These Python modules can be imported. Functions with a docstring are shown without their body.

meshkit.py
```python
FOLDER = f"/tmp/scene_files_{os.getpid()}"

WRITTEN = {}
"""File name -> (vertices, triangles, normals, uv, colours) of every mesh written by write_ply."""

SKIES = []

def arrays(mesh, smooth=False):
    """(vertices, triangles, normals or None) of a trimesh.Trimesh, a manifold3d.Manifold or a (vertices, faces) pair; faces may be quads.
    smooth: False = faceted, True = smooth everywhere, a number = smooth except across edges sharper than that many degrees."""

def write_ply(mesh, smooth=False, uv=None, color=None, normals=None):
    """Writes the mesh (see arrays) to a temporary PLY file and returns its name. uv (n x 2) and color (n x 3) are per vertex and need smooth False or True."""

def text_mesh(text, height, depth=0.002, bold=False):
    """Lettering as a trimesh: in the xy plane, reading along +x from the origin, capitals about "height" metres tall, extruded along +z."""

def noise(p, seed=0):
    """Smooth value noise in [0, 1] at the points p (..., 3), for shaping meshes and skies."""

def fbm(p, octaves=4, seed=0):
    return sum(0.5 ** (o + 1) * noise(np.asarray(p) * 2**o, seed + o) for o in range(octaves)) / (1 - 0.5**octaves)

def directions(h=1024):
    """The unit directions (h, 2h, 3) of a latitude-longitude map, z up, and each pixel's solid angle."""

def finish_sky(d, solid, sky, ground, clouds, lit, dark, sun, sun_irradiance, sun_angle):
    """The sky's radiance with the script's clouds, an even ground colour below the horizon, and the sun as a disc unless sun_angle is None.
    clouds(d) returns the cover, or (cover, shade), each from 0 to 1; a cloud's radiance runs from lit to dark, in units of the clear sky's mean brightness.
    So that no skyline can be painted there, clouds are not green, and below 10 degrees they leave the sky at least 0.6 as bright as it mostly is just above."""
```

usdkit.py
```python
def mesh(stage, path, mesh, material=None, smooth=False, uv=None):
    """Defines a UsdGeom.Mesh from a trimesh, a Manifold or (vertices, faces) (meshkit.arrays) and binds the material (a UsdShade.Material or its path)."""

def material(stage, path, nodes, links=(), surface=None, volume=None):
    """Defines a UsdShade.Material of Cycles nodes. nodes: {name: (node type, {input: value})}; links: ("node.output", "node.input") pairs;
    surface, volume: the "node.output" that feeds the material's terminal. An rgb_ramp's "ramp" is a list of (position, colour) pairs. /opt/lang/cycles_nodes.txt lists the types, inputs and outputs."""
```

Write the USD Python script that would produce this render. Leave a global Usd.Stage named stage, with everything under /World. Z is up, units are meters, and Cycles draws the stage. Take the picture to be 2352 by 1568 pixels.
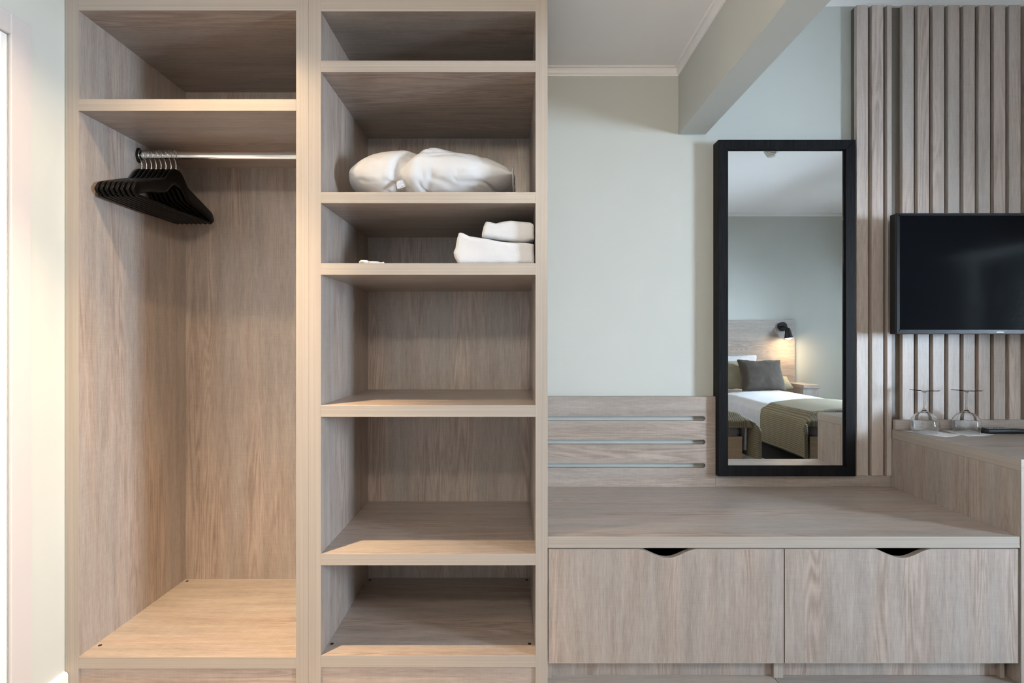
import math, random
import numpy as np, trimesh, manifold3d as m3, usdkit, meshkit
from shapely.geometry import Polygon, box as sbox
from pxr import Usd, UsdGeom, UsdLux, UsdShade, Sdf, Gf

random.seed(7); RNG = np.random.default_rng(7)
stage = Usd.Stage.CreateInMemory()
UsdGeom.SetStageUpAxis(stage, 'Z'); UsdGeom.SetStageMetersPerUnit(stage, 1.0)
world = UsdGeom.Xform.Define(stage, '/World'); UsdGeom.Scope.Define(stage, '/World/Looks')
stage.SetDefaultPrim(world.GetPrim())

# ------------------------------------------------------------------ camera, sky, lights, exposure
EYE = 1.175
cam = UsdGeom.Camera.Define(stage, '/World/Camera')
cam.AddTranslateOp().Set(Gf.Vec3d(0, 0, EYE)); cam.AddRotateXOp().Set(90.0)
cam.CreateHorizontalApertureAttr(36.0); cam.CreateVerticalApertureAttr(24.0)
cam.CreateFocalLengthAttr(18.08); cam.CreateClippingRangeAttr(Gf.Vec2f(0.05, 200.0))
cam.CreateExposureAttr(0.0)

sky = UsdLux.DomeLight.Define(stage, '/World/Sky')
sky.CreateColorAttr(Gf.Vec3f(0.92, 0.95, 1.0)); sky.CreateIntensityAttr(0.3)

# the room's size: left wall, right wall, TV wall, wall behind the camera, the two ceiling heights
XL, XR, YB, YF, ZC1, ZC2 = -1.531, 4.60, 2.395, -1.72, 2.449, 2.78
WIN = (-0.72, 0.12, 0.62, 2.12)            # window in the right wall: y0, y1, z0, z1

day = UsdLux.RectLight.Define(stage, '/World/WindowDaylight')     # the bright sky outside the window, facing in and downwards
day.AddTranslateOp().Set(Gf.Vec3d(XR + 1.10, (WIN[0] + WIN[1]) / 2 - 1.00, (WIN[2] + WIN[3]) / 2 + 0.25))
day.AddRotateZOp().Set(-14.0); day.AddRotateYOp().Set(90.0 - 30.0)
day.CreateWidthAttr(2.6); day.CreateHeightAttr(4.0)
day.CreateColorAttr(Gf.Vec3f(0.66, 0.83, 1.0)); day.CreateIntensityAttr(126.0)

WIN2 = (-1.20, 0.30, 0.35, 2.10)           # unseen window added in the wall behind the viewer: x0, x1, z0, z1
rear = UsdLux.RectLight.Define(stage, '/World/RearWindowDaylight')   # frontal fill light, added outside the unseen window behind the viewer
rear.AddTranslateOp().Set(Gf.Vec3d((WIN2[0] + WIN2[1]) / 2, YF - 0.20, (WIN2[2] + WIN2[3]) / 2)); rear.AddRotateXOp().Set(90.0)
rear.CreateWidthAttr(WIN2[1] - WIN2[0]); rear.CreateHeightAttr(WIN2[3] - WIN2[2])
rear.CreateColorAttr(Gf.Vec3f(0.95, 0.97, 1.0)); rear.CreateIntensityAttr(0.2)

def downlight(name, x, y, z, power, half=56.0, col=(1.0, 0.70, 0.40), r=0.022):
    s = UsdLux.SphereLight.Define(stage, '/World/' + name)
    s.AddTranslateOp().Set(Gf.Vec3d(x, y, z)); s.CreateRadiusAttr(r)
    s.CreateColorAttr(Gf.Vec3f(*col)); s.CreateIntensityAttr(power)
    sh = UsdLux.ShapingAPI.Apply(s.GetPrim()); sh.CreateShapingConeAngleAttr(half); sh.CreateShapingConeSoftnessAttr(1.0)
downlight('CeilingSpotWardrobe', -1.00, 1.37, 2.43, 18500.0, 35.0)
downlight('CeilingSpotWardrobeSpill', -1.00, 1.37, 2.425, 3400.0, 64.0)
lamp = UsdLux.SphereLight.Define(stage, '/World/EntranceGlobeLamp')      # opal ceiling globe above the viewer
lamp.AddTranslateOp().Set(Gf.Vec3d(0.10, -0.50, 2.26)); lamp.CreateRadiusAttr(0.09)
lamp.CreateColorAttr(Gf.Vec3f(1.0, 0.87, 0.70)); lamp.CreateIntensityAttr(178.0)

# ------------------------------------------------------------------ helpers
_used = {}
def numbered(parent, name):
    k = (str(parent), name); n = _used.get(k, 0); _used[k] = n + 1
    return name if n == 0 else f'{name}_{n:03d}'
def tag(p, label=None, cat=None, group=None, kind=None):
    for k, v in (('label', label), ('category', cat), ('group', group), ('kind', kind)):
        if v: p.SetCustomDataByKey(k, v)
    return p
BASE = {}
def thing(name, label, cat, base=(0, 0, 0), group=None, kind=None):
    path = '/World/' + numbered('/World', name)
    x = UsdGeom.Xform.Define(stage, path); x.AddTranslateOp().Set(Gf.Vec3d(*map(float, base)))
    BASE[path] = np.array(base, float)
    return tag(x.GetPrim(), label, cat, group, kind)
def part(parent, name, mesh, mat, smooth=False, label=None, uv=None):
    pp = str(parent.GetPath()); path = pp + '/' + numbered(pp, name)
    v, f, _ = meshkit.arrays(mesh)
    base = BASE[pp]; BASE[path] = base
    m = usdkit.mesh(stage, path, (np.asarray(v) - base, f), mat, smooth=smooth, uv=uv)
    if label: m.GetPrim().SetCustomDataByKey('label', label)
    return m.GetPrim()
def dup(root, loc, rotz=0.0, label=None):
    was = root.GetCustomData()
    r = thing(root.GetName().rstrip('0123456789').rstrip('_'), label or was['label'], was['category'], loc, was.get('group'))
    if rotz: UsdGeom.Xform(r).AddRotateZOp().Set(rotz)
    UsdGeom.Xform(r); r.GetReferences().AddInternalReference(root.GetPath()); r.SetInstanceable(True)
    return r

def hull(pts): 
    h = trimesh.convex.convex_hull(np.asarray(pts, float)); return h
_s = np.array([[a, b, c] for a in (-1, 1) for b in (-1, 1) for c in (-1, 1)], float)
def cbox(x0, x1, y0, y1, z0, z1, c=0.0008):
    ctr = np.array([(x0 + x1) / 2, (y0 + y1) / 2, (z0 + z1) / 2]); h = np.array([x1 - x0, y1 - y0, z1 - z0]) / 2
    c = min(c, h.min() * 0.45)
    return hull(np.vstack([ctr + _s * (h - c * np.array(k)) for k in ((1, 1, 0), (1, 0, 1), (0, 1, 1))]))
def bx(x0, x1, y0, y1, z0, z1):
    return trimesh.creation.box(bounds=[[x0, y0, z0], [x1, y1, z1]])
def cat(*ms): return trimesh.util.concatenate(list(ms))
def cyl(p, q, r, n=24):
    return trimesh.creation.cylinder(radius=r, segment=[p, q], sections=n)
def tube(pts, r, n=8, closed_ends=True):
    p = np.asarray(pts, float); r = np.broadcast_to(r, (len(p),))
    t = np.gradient(p, axis=0); t /= np.linalg.norm(t, axis=1, keepdims=True) + 1e-12
    up = np.array([0, 0, 1.0]) if abs(t[0][2]) < 0.9 else np.array([1.0, 0, 0])
    a = np.cross(t[0], up); a /= np.linalg.norm(a); A = []
    for k in range(len(p)):
        a = a - t[k] * (a @ t[k]); a /= np.linalg.norm(a); A.append(a)
    A = np.array(A); B = np.cross(t, A); ang = np.arange(n) * 2 * np.pi / n
    v = (p[:, None] + r[:, None, None] * (np.cos(ang)[None, :, None] * A[:, None] + np.sin(ang)[None, :, None] * B[:, None])).reshape(-1, 3)
    f = []
    for i in range(len(p) - 1):
        for j in range(n):
            a0, a1, b0, b1 = i * n + j, i * n + (j + 1) % n, (i + 1) * n + j, (i + 1) * n + (j + 1) % n
            f += [[a0, a1, b1], [a0, b1, b0]]
    v = np.vstack([v, p[0], p[-1]]); i0, i1 = len(v) - 2, len(v) - 1; e = (len(p) - 1) * n
    for j in range(n):
        f += [[i0, (j + 1) % n, j], [i1, e + j, e + (j + 1) % n]]
    m = trimesh.Trimesh(v, f, process=False); 
    if m.volume < 0: m.invert()
    return m
def lathe(prof, n=48, at=(0, 0, 0)):
    m = trimesh.creation.revolve(np.array(prof, float), sections=n); m.apply_translation(at); return m
def prism_xz(poly, y0, y1):
    """a shapely polygon drawn in x, z and given depth along y"""
    m = trimesh.creation.extrude_polygon(poly, y1 - y0, engine='earcut')
    m.apply_transform(np.array([[1, 0, 0, 0], [0, 0, -1, y1], [0, 1, 0, 0], [0, 0, 0, 1.0]]))
    if m.volume < 0: m.invert()
    return m
def loft(rings):
    """closed rings (k x n x 3) joined and capped"""
    R = np.asarray(rings, float); k, n = R.shape[:2]; v = R.reshape(-1, 3); f = []
    for i in range(k - 1):
        for j in range(n):
            a0, a1, b0, b1 = i * n + j, i * n + (j + 1) % n, (i + 1) * n + j, (i + 1) * n + (j + 1) % n
            f += [[a0, a1, b1], [a0, b1, b0]]
    v = np.vstack([v, R[0].mean(0), R[-1].mean(0)]); i0, i1 = len(v) - 2, len(v) - 1; e = (k - 1) * n
    for j in range(n):
        f += [[i0, (j + 1) % n, j], [i1, e + j, e + (j + 1) % n]]
    m = trimesh.Trimesh(v, f, process=False)
    if m.volume < 0: m.invert()
    return m
def sheet(P, thick):
    """a grid of points (a x b x 3) given thickness downwards/inwards along its normals; returns mesh and uv"""
    P = np.asarray(P, float); a, b = P.shape[:2]
    du = np.gradient(P, axis=0); dv = np.gradient(P, axis=1)
    n = np.cross(du, dv); n /= np.linalg.norm(n, axis=2, keepdims=True) + 1e-12
    if n[a // 2, b // 2, 2] < 0: n = -n
    V = np.vstack([P.reshape(-1, 3), (P - n * thick).reshape(-1, 3)]); o = a * b; f = []
    idx = np.arange(a * b).reshape(a, b)
    q = np.stack([idx[:-1, :-1], idx[1:, :-1], idx[1:, 1:], idx[:-1, 1:]], -1).reshape(-1, 4)
    f = [q[:, [0, 1, 2]], q[:, [0, 2, 3]], q[:, [2, 1, 0]] + o, q[:, [3, 2, 0]] + o]
    rim = np.concatenate([idx[0, :-1], idx[:-1, -1], idx[-1, :0:-1], idx[:0:-1, 0]])
    nx = np.roll(rim, -1)
    f += [np.stack([rim, nx + o, nx], 1), np.stack([rim, rim + o, nx + o], 1)]
    m = trimesh.Trimesh(V, np.vstack(f), process=False)
    if m.volume < 0: m.invert()
    return m

# ------------------------------------------------------------------ materials
def mat(name, nodes, links=(), surface='p.BSDF'):
    return usdkit.material(stage, '/World/Looks/' + name, nodes, links, surface=surface)
def plain(name, col, rough=0.5, **kw):
    return mat(name, {'p': ('principled_bsdf', {'base_color': col, 'roughness': rough, **kw})})

def wood(name, axis, dark, mid, light, rough=0.36, figure=0.5, tint=0.35, spec=1.0):
    """grey oak laminate; the grain runs along the given axis"""
    def sc(across, along): return tuple(along if a == axis else across for a in 'xyz')
    N = {'g': ('geometry', {}), 'o': ('object_info', {}),
         'ox': ('math', {'math_type': 'multiply', 'value2': 17.3}), 'oy': ('math', {'math_type': 'multiply', 'value2': 9.1}),
         'off': ('combine_xyz', {}), 'pos': ('vector_math', {'math_type': 'add'}),
         'm1': ('mapping', {'scale': sc(26, 2.0)}), 'n1': ('noise_texture', {'scale': 1.0, 'detail': 3.0, 'roughness': 0.55, 'distortion': 0.25}),
         'm2': ('mapping', {'scale': sc(120, 9)}), 'n2': ('noise_texture', {'scale': 1.0, 'detail': 4.0, 'roughness': 0.6, 'distortion': 0.2}),
         'm3': ('mapping', {'scale': sc(480, 26)}), 'n3': ('noise_texture', {'scale': 1.0, 'detail': 3.0, 'roughness': 0.6}),
         'm4': ('mapping', {'scale': sc(13, 0.9)}), 'n4': ('noise_texture', {'scale': 1.0, 'detail': 2.0, 'roughness': 0.45, 'distortion': 0.5}),
         'm5': ('mapping', {'scale': sc(14, 260)}), 'n5': ('noise_texture', {'scale': 1.0, 'detail': 2.0}),
         'm6': ('mapping', {'scale': sc(9, 0.8)}), 'n6': ('noise_texture', {'scale': 1.0, 'detail': 1.0}),
         'a1': ('math', {'math_type': 'multiply', 'value2': 0.34}),
         'a2': ('math', {'math_type': 'multiply_add', 'value2': 0.24}), 'a3': ('math', {'math_type': 'multiply_add', 'value2': 0.34}),
         'a5': ('math', {'math_type': 'multiply_add', 'value2': 0.08}),
         'k': ('math', {'math_type': 'multiply', 'value2': 95.0}), 's': ('math', {'math_type': 'sine'}),
         'w': ('map_range', {'from_min': 0.50, 'from_max': 0.62, 'to_min': 0.0, 'to_max': 0.16 * figure, 'clamp': True}),
         'sw': ('math', {'math_type': 'multiply'}), 'sum': ('math', {'math_type': 'add'}),
         'r': ('rgb_ramp', {'ramp': [(0.0, dark), (0.30, dark), (0.50, mid), (0.70, light), (1.0, light)]}),
         'tr': ('rgb_ramp', {'ramp': [(0.0, (0.97, 1.0, 1.02)), (0.40, (0.97, 1.0, 1.02)), (0.60, (1.03, 0.985, 0.965)), (1.0, (1.03, 0.985, 0.965))]}),
         'tm': ('mix_color', {'blend_type': 'multiply', 'fac': 1.0 if tint else 0.0}),
         'b': ('bump', {'strength': 0.12, 'distance': 0.0006}),
         'p': ('principled_bsdf', {'roughness': rough, 'specular_ior_level': spec})}
    L = [('o.random', 'ox.value1'), ('o.random', 'oy.value1'), ('ox.value', 'off.x'), ('oy.value', 'off.y'), ('ox.value', 'off.z'),
         ('g.position', 'pos.vector1'), ('off.vector', 'pos.vector2')]
    for i in '123456': L += [('pos.vector', f'm{i}.vector'), (f'm{i}.vector', f'n{i}.vector')]
    L += [('n1.fac', 'a1.value1'), ('n2.fac', 'a2.value1'), ('a1.value', 'a2.value3'), ('n3.fac', 'a3.value1'), ('a2.value', 'a3.value3'),
          ('n5.fac', 'a5.value1'), ('a3.value', 'a5.value3'), ('n4.fac', 'k.value1'), ('k.value', 's.value1'), ('n6.fac', 'w.value'),
          ('s.value', 'sw.value1'), ('w.result', 'sw.value2'), ('a5.value', 'sum.value1'), ('sw.value', 'sum.value2'), ('sum.value', 'r.fac'),
          ('n6.fac', 'tr.fac'), ('r.color', 'tm.a'), ('tr.color', 'tm.b'), ('tm.result', 'p.base_color'),
          ('n3.fac', 'b.height'), ('b.normal', 'p.normal')]
    return mat(name, N, L)
WD, WM, WL = (0.200, 0.162, 0.138), (0.345, 0.290, 0.255), (0.470, 0.408, 0.367)
wood_z = wood('grey_oak_upright', 'z', WD, WM, WL)
wood_x = wood('grey_oak_lengthwise', 'x', WD, WM, WL)

def band(name, axis):
    """pale edge banding with fine straight lines along the axis"""
    def sc(across, along): return tuple(along if a == axis else across for a in 'xyz')
    return mat(name, {'g': ('geometry', {}), 'm': ('mapping', {'scale': sc(520, 1.2)}), 'n': ('noise_texture', {'scale': 1.0, 'detail': 2.0, 'roughness': 0.6}),
                      'm2': ('mapping', {'scale': sc(90, 0.7)}), 'n2': ('noise_texture', {'scale': 1.0, 'detail': 2.0}),
                      'a': ('math', {'math_type': 'multiply', 'value2': 0.75}), 'a2': ('math', {'math_type': 'multiply_add', 'value2': 0.25}),
                      'r': ('rgb_ramp', {'ramp': [(0.0, (0.300, 0.262, 0.228)), (0.25, (0.300, 0.262, 0.228)), (0.75, (0.43, 0.382, 0.336)), (1.0, (0.43, 0.382, 0.336))]}),
                      'p': ('principled_bsdf', {'roughness': 0.42, 'specular_ior_level': 0.7})},
               [('g.position', 'm.vector'), ('m.vector', 'n.vector'), ('g.position', 'm2.vector'), ('m2.vector', 'n2.vector'),
                ('n.fac', 'a.value1'), ('n2.fac', 'a2.value1'), ('a.value', 'a2.value3'), ('a2.value', 'r.fac'), ('r.color', 'p.base_color')])
daylit_slat_wood = wood('daylit_slat_oak', 'z', (0.30, 0.250, 0.218), (0.48, 0.408, 0.365), (0.61, 0.54, 0.495))  # same grey oak laminate, lightened; daylight on the slats put into the colour
band_z, band_x, band_y = band('edge_band_upright', 'z'), band('edge_band_lengthwise', 'x'), band('edge_band_crosswise', 'y')

def painted(name, col, weave=0.0, rough=0.6):
    return mat(name, {'g': ('geometry', {}), 'n': ('noise_texture', {'scale': 320.0, 'detail': 2.0}), 'n2': ('noise_texture', {'scale': 3.0, 'detail': 2.0}),
                      'r': ('rgb_ramp', {'ramp': [(0.0, tuple(c * 0.97 for c in col)), (1.0, tuple(min(1, c * 1.03) for c in col))]}),
                      'b': ('bump', {'strength': 0.05 + weave, 'distance': 0.0006}), 'p': ('principled_bsdf', {'roughness': rough, 'specular_ior_level': 0.3})},
               [('g.position', 'n.vector'), ('g.position', 'n2.vector'), ('n2.fac', 'r.fac'), ('r.color', 'p.base_color'), ('n.fac', 'b.height'), ('b.normal', 'p.normal')])
wall_paint = painted('pale_sage_wallpaper', (0.545, 0.556, 0.522), 0.12)
ceiling_paint = painted('white_ceiling_paint', (0.90, 0.885, 0.88))
trim_paint = plain('white_gloss_trim', (0.82, 0.81, 0.80), 0.35)
door_paint = plain('white_door_paint', (0.56, 0.525, 0.52), 0.45)
black_wood = mat('black_stained_wood', {'g': ('geometry', {}), 'm': ('mapping', {'scale': (220, 220, 9)}), 'n': ('noise_texture', {'scale': 1.0, 'detail': 3.0}),
                 'r': ('rgb_ramp', {'ramp': [(0.3, (0.006, 0.006, 0.007)), (0.7, (0.014, 0.014, 0.016))]}), 'b': ('bump', {'strength': 0.3, 'distance': 0.0008}),
                 'p': ('principled_bsdf', {'roughness': 0.42, 'specular_ior_level': 0.08})},
                 [('g.position', 'm.vector'), ('m.vector', 'n.vector'), ('n.fac', 'r.fac'), ('r.color', 'p.base_color'), ('n.fac', 'b.height'), ('b.normal', 'p.normal')])
mirror_glass = mat('mirror_silvering', {'p': ('glossy_bsdf', {'color': (0.86, 0.88, 0.88), 'roughness': 0.0})})
chrome = plain('polished_chrome', (0.80, 0.79, 0.77), 0.12, metallic=1.0)
steel_wire = plain('bright_steel_wire', (0.75, 0.74, 0.72), 0.2, metallic=1.0)
dark_bronze = plain('dark_rail_bracket', (0.03, 0.025, 0.023), 0.25, metallic=0.6)
hanger_lacquer = plain('black_brown_hanger_lacquer', (0.0022, 0.0017, 0.0014), 0.25, specular_ior_level=0.14)
black_plastic = plain('black_plastic', (0.008, 0.008, 0.009), 0.35, specular_ior_level=0.3)
tv_bezel_m = plain('glossy_black_bezel', (0.008, 0.010, 0.014), 0.2, specular_ior_level=0.35)
tv_screen_m = plain('dark_screen_glass', (0.004, 0.005, 0.007), 0.10, specular_ior_level=0.06)
hole_black = plain('dark_hole', (0.004, 0.004, 0.004), 0.8)
silver_print = plain('silver_lettering', (0.75, 0.77, 0.80), 0.3)
button_grey = plain('grey_rubber_buttons', (0.22, 0.23, 0.25), 0.5)
clear_glass = mat('clear_drinking_glass', {'p': ('principled_bsdf', {'base_color': (1, 1, 1), 'roughness': 0.0, 'transmission_weight': 1.0, 'ior': 1.48})})
pane_glass = mat('window_pane', {'f': ('fresnel', {'IOR': 1.45}), 't': ('transparent_bsdf', {}), 'g': ('glossy_bsdf', {'color': (1, 1, 1), 'roughness': 0.0}), 'x': ('mix_closure', {})},
                 [('f.fac', 'x.fac'), ('t.BSDF', 'x.closure1'), ('g.BSDF', 'x.closure2')], 'x.closure')
paper_white = plain('white_paper', (0.86, 0.86, 0.87), 0.7)
def cloth(name, col, scale=500.0, strength=0.25, sheen=0.1):
    return mat(name, {'g': ('geometry', {}), 'n': ('noise_texture', {'scale': scale, 'detail': 2.0}), 'n2': ('noise_texture', {'scale': 14.0, 'detail': 3.0}),
                      'r': ('rgb_ramp', {'ramp': [(0.25, tuple(c * 0.95 for c in col)), (0.75, tuple(min(1, c * 1.04) for c in col))]}),
                      'b': ('bump', {'strength': strength, 'distance': 0.001}), 'p': ('principled_bsdf', {'roughness': 0.85, 'specular_ior_level': 0.2, 'sheen_weight': sheen})},
               [('g.position', 'n.vector'), ('g.position', 'n2.vector'), ('n2.fac', 'r.fac'), ('r.color', 'p.base_color'), ('n.fac', 'b.height'), ('b.normal', 'p.normal')])
white_cotton = cloth('white_cotton', (0.66, 0.665, 0.685), 900.0, 0.1)
terry = cloth('white_terry', (0.66, 0.67, 0.70), 420.0, 0.9, 0.2)
white_sheet = cloth('white_bed_linen', (0.50, 0.495, 0.51), 600.0, 0.1)
taupe_fabric = cloth('taupe_cushion_fabric', (0.054, 0.042, 0.033), 500.0, 0.4)
olive_fabric = cloth('olive_beige_fabric', (0.27, 0.24, 0.165), 500.0, 0.4)
grey_fabric = cloth('grey_bed_base_fabric', (0.22, 0.21, 0.21), 500.0, 0.4)
underbed_shade = cloth('underbed_shade_black', (0.012, 0.011, 0.011), 500.0, 0.3)
ribbed = mat('ribbed_olive_throw', {'u': ('uvmap', {'attribute': 'st'}), 's': ('separate_xyz', {}), 'k': ('math', {'math_type': 'multiply', 'value2': 2 * math.pi / 0.017}), 'sn': ('math', {'math_type': 'sine'}),
              'mr': ('map_range', {'from_min': -1.0, 'from_max': 1.0, 'to_min': 0.0, 'to_max': 1.0}),
              'r': ('rgb_ramp', {'ramp': [(0.0, (0.13, 0.110, 0.074)), (0.4, (0.205, 0.178, 0.122)), (1.0, (0.255, 0.222, 0.158))]}),
              'b': ('bump', {'strength': 0.4, 'distance': 0.002}), 'p': ('principled_bsdf', {'roughness': 0.85, 'specular_ior_level': 0.2})},
              [('u.UV', 's.vector'), ('s.x', 'k.value1'), ('k.value', 'sn.value1'), ('sn.value', 'mr.value'), ('mr.result', 'r.fac'), ('r.color', 'p.base_color'), ('mr.result', 'b.height'), ('b.normal', 'p.normal')])
lamp_glow = mat('lamp_bulb_glow', {'e': ('emission', {'color': (1.0, 0.74, 0.42), 'strength': 420.0})}, (), 'e.emission')
floor_woods = [wood('floor_laminate_' + n, 'x', tuple(c * k for c in (0.20, 0.172, 0.150)), tuple(c * k for c in (0.32, 0.28, 0.25)), tuple(c * k for c in (0.43, 0.38, 0.345)), 0.4)
               for n, k in (('pale', 1.15), ('mid', 1.0), ('deep', 0.82))]

# ------------------------------------------------------------------ the room
fl = thing('floor', 'grey brown wood laminate floor below the furniture', None, (0, 0, 0), kind='structure')
part(fl, 'subfloor', bx(XL - 0.1, XR + 0.1, YF - 0.1, YB + 0.1, -0.05, -0.009), plain('subfloor_grey', (0.05, 0.045, 0.04), 0.9))
row = 0; y = YB
while y > YF:
    y0 = max(y - 0.19, YF); x = XL - (0.112 if row == 3 else random.uniform(0.0, 1.1))
    while x < XR:
        a, b = max(x, XL), min(x + 1.28, XR)
        if b - a > 0.02: part(fl, 'plank', cbox(a + 0.0006, b - 0.0006, y0 + 0.0006, y - 0.0006, -0.009, 0.0, 0.0015), floor_woods[(0, 0, 2, 1)[int((x - XL) / 1.28 + 1) % 4]] if row == 3 else random.choice(floor_woods))
        x += 1.28
    y = y0; row += 1

T = 0.12
def wall(name, mesh, label): 
    t = thing(name, label, None, (0, 0, 0), kind='structure'); return part(t, 'wall_surface', mesh, wall_paint), t
def struct(name, mesh, m, label, smooth=False):
    path = '/World/' + numbered('/World', name); BASE[path] = np.zeros(3)
    return tag(usdkit.mesh(stage, path, mesh, m, smooth=smooth).GetPrim(), label, None, None, 'structure')
struct('wall_back', bx(XL - T, XR + T, YB, YB + T, 0, 2.9), wall_paint, 'pale sage papered wall behind the mirror and the slats')
struct('wall_front', cat(bx(XL - T, WIN2[0], YF - T, YF, 0, 2.9), bx(WIN2[1], XR + T, YF - T, YF, 0, 2.9), bx(WIN2[0], WIN2[1], YF - T, YF, 0, WIN2[2]), bx(WIN2[0], WIN2[1], YF - T, YF, WIN2[3], 2.9)), wall_paint, 'pale sage wall above the headboard, seen in the mirror')
DY0, DY1, DZ = 0.72, 1.560, 2.106                      # doorway in the left wall
struct('wall_left', cat(bx(XL - T, XL, DY1, YB, 0, 2.9), bx(XL - T, XL, YF, DY0, 0, 2.9), bx(XL - T, XL, DY0, DY1, DZ, 2.9)), wall_paint, 'pale papered wall between the door casing and the wardrobe')
struct('wall_right', cat(bx(XR, XR + T, WIN[1], YB, 0, 2.9), bx(XR, XR + T, YF, WIN[0], 0, 2.9), bx(XR, XR + T, WIN[0], WIN[1], 0, WIN[2]), bx(XR, XR + T, WIN[0], WIN[1], WIN[3], 2.9)), wall_paint, 'pale wall with the window, to the right of the desk')
BX0, BX1, BZ = 0.7747, 0.9024, 2.1383                   # the boxed beam
struct('ceiling', bx(XL, BX0, YF, YB, ZC1, ZC1 + 0.1), ceiling_paint, 'white lower ceiling left of the beam')
struct('ceiling', bx(BX1, XR, YF, YB, ZC2, ZC2 + 0.1), ceiling_paint, 'white higher ceiling above the slatted wall')
struct('ceiling_beam', cbox(BX0, BX1, YF, YB, BZ, 2.88, 0.002), wall_paint, 'boxed beam crossing the ceiling towards the viewer')
struct('trim_5', cbox(4.22, XR, YF, YB, 1.99, 2.779, 0.002), wall_paint, 'unseen box added above the window to shade the upper slats')  # unseen box, added to keep window light off the upper slats

def crown(name, p, q, out, z, h, label, d=0.024):
    """crown moulding from p to q along a wall, standing out by d in direction out, its lower edge at z"""
    prof = [(0, 0), (0.004, 0), (0.006, 0.006), (0.010, 0.012), (0.012, 0.022), (0.012, h - 0.008), (d - 0.004, h - 0.006), (d, h), (0, h)]
    p, q, out = np.array(p, float), np.array(q, float), np.array(out, float)
    R = [[np.r_[e + out * a, z + b] for a, b in prof] for e in (p, q)]
    struct(name, loft(R), trim_paint, label)
crown('trim_1', (0.10, YB), (BX0, YB), (0, -1), 2.408, ZC1 - 2.408, 'white crown moulding above the pale wall beside the wardrobe')
crown('trim_2', (BX0, YF), (BX0, YB), (-1, 0), 2.408, ZC1 - 2.408, 'white crown moulding along the left face of the beam')
crown('trim_3', (BX1, YB), (XR, YB), (0, -1), 2.7325, ZC2 - 2.7325, 'white crown moulding above the vertical slats', 0.05)
crown('trim_4', (BX1, YF), (XR, YF), (0, 1), 2.7325, ZC2 - 2.7325, 'white crown moulding opposite, seen in the mirror')
bb = Polygon([(0, 0), (0.014, 0), (0.014, 0.038), (0.009, 0.046), (0, 0.048)])
def skirting(name, mesh, label): struct(name, mesh, trim_paint, label)
skirting('baseboard_left', loft([[(XL + a, y_, b) for a, b in bb.exterior.coords[:-1]] for y_ in (1.628, 1.758)]), 'low white baseboard left of the wardrobe')
skirting('baseboard_front', loft([[(x_, YF + a, b) for a, b in bb.exterior.coords[:-1]] for x_ in (3.6, XR)]), 'low white baseboard behind the beds')

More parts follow.
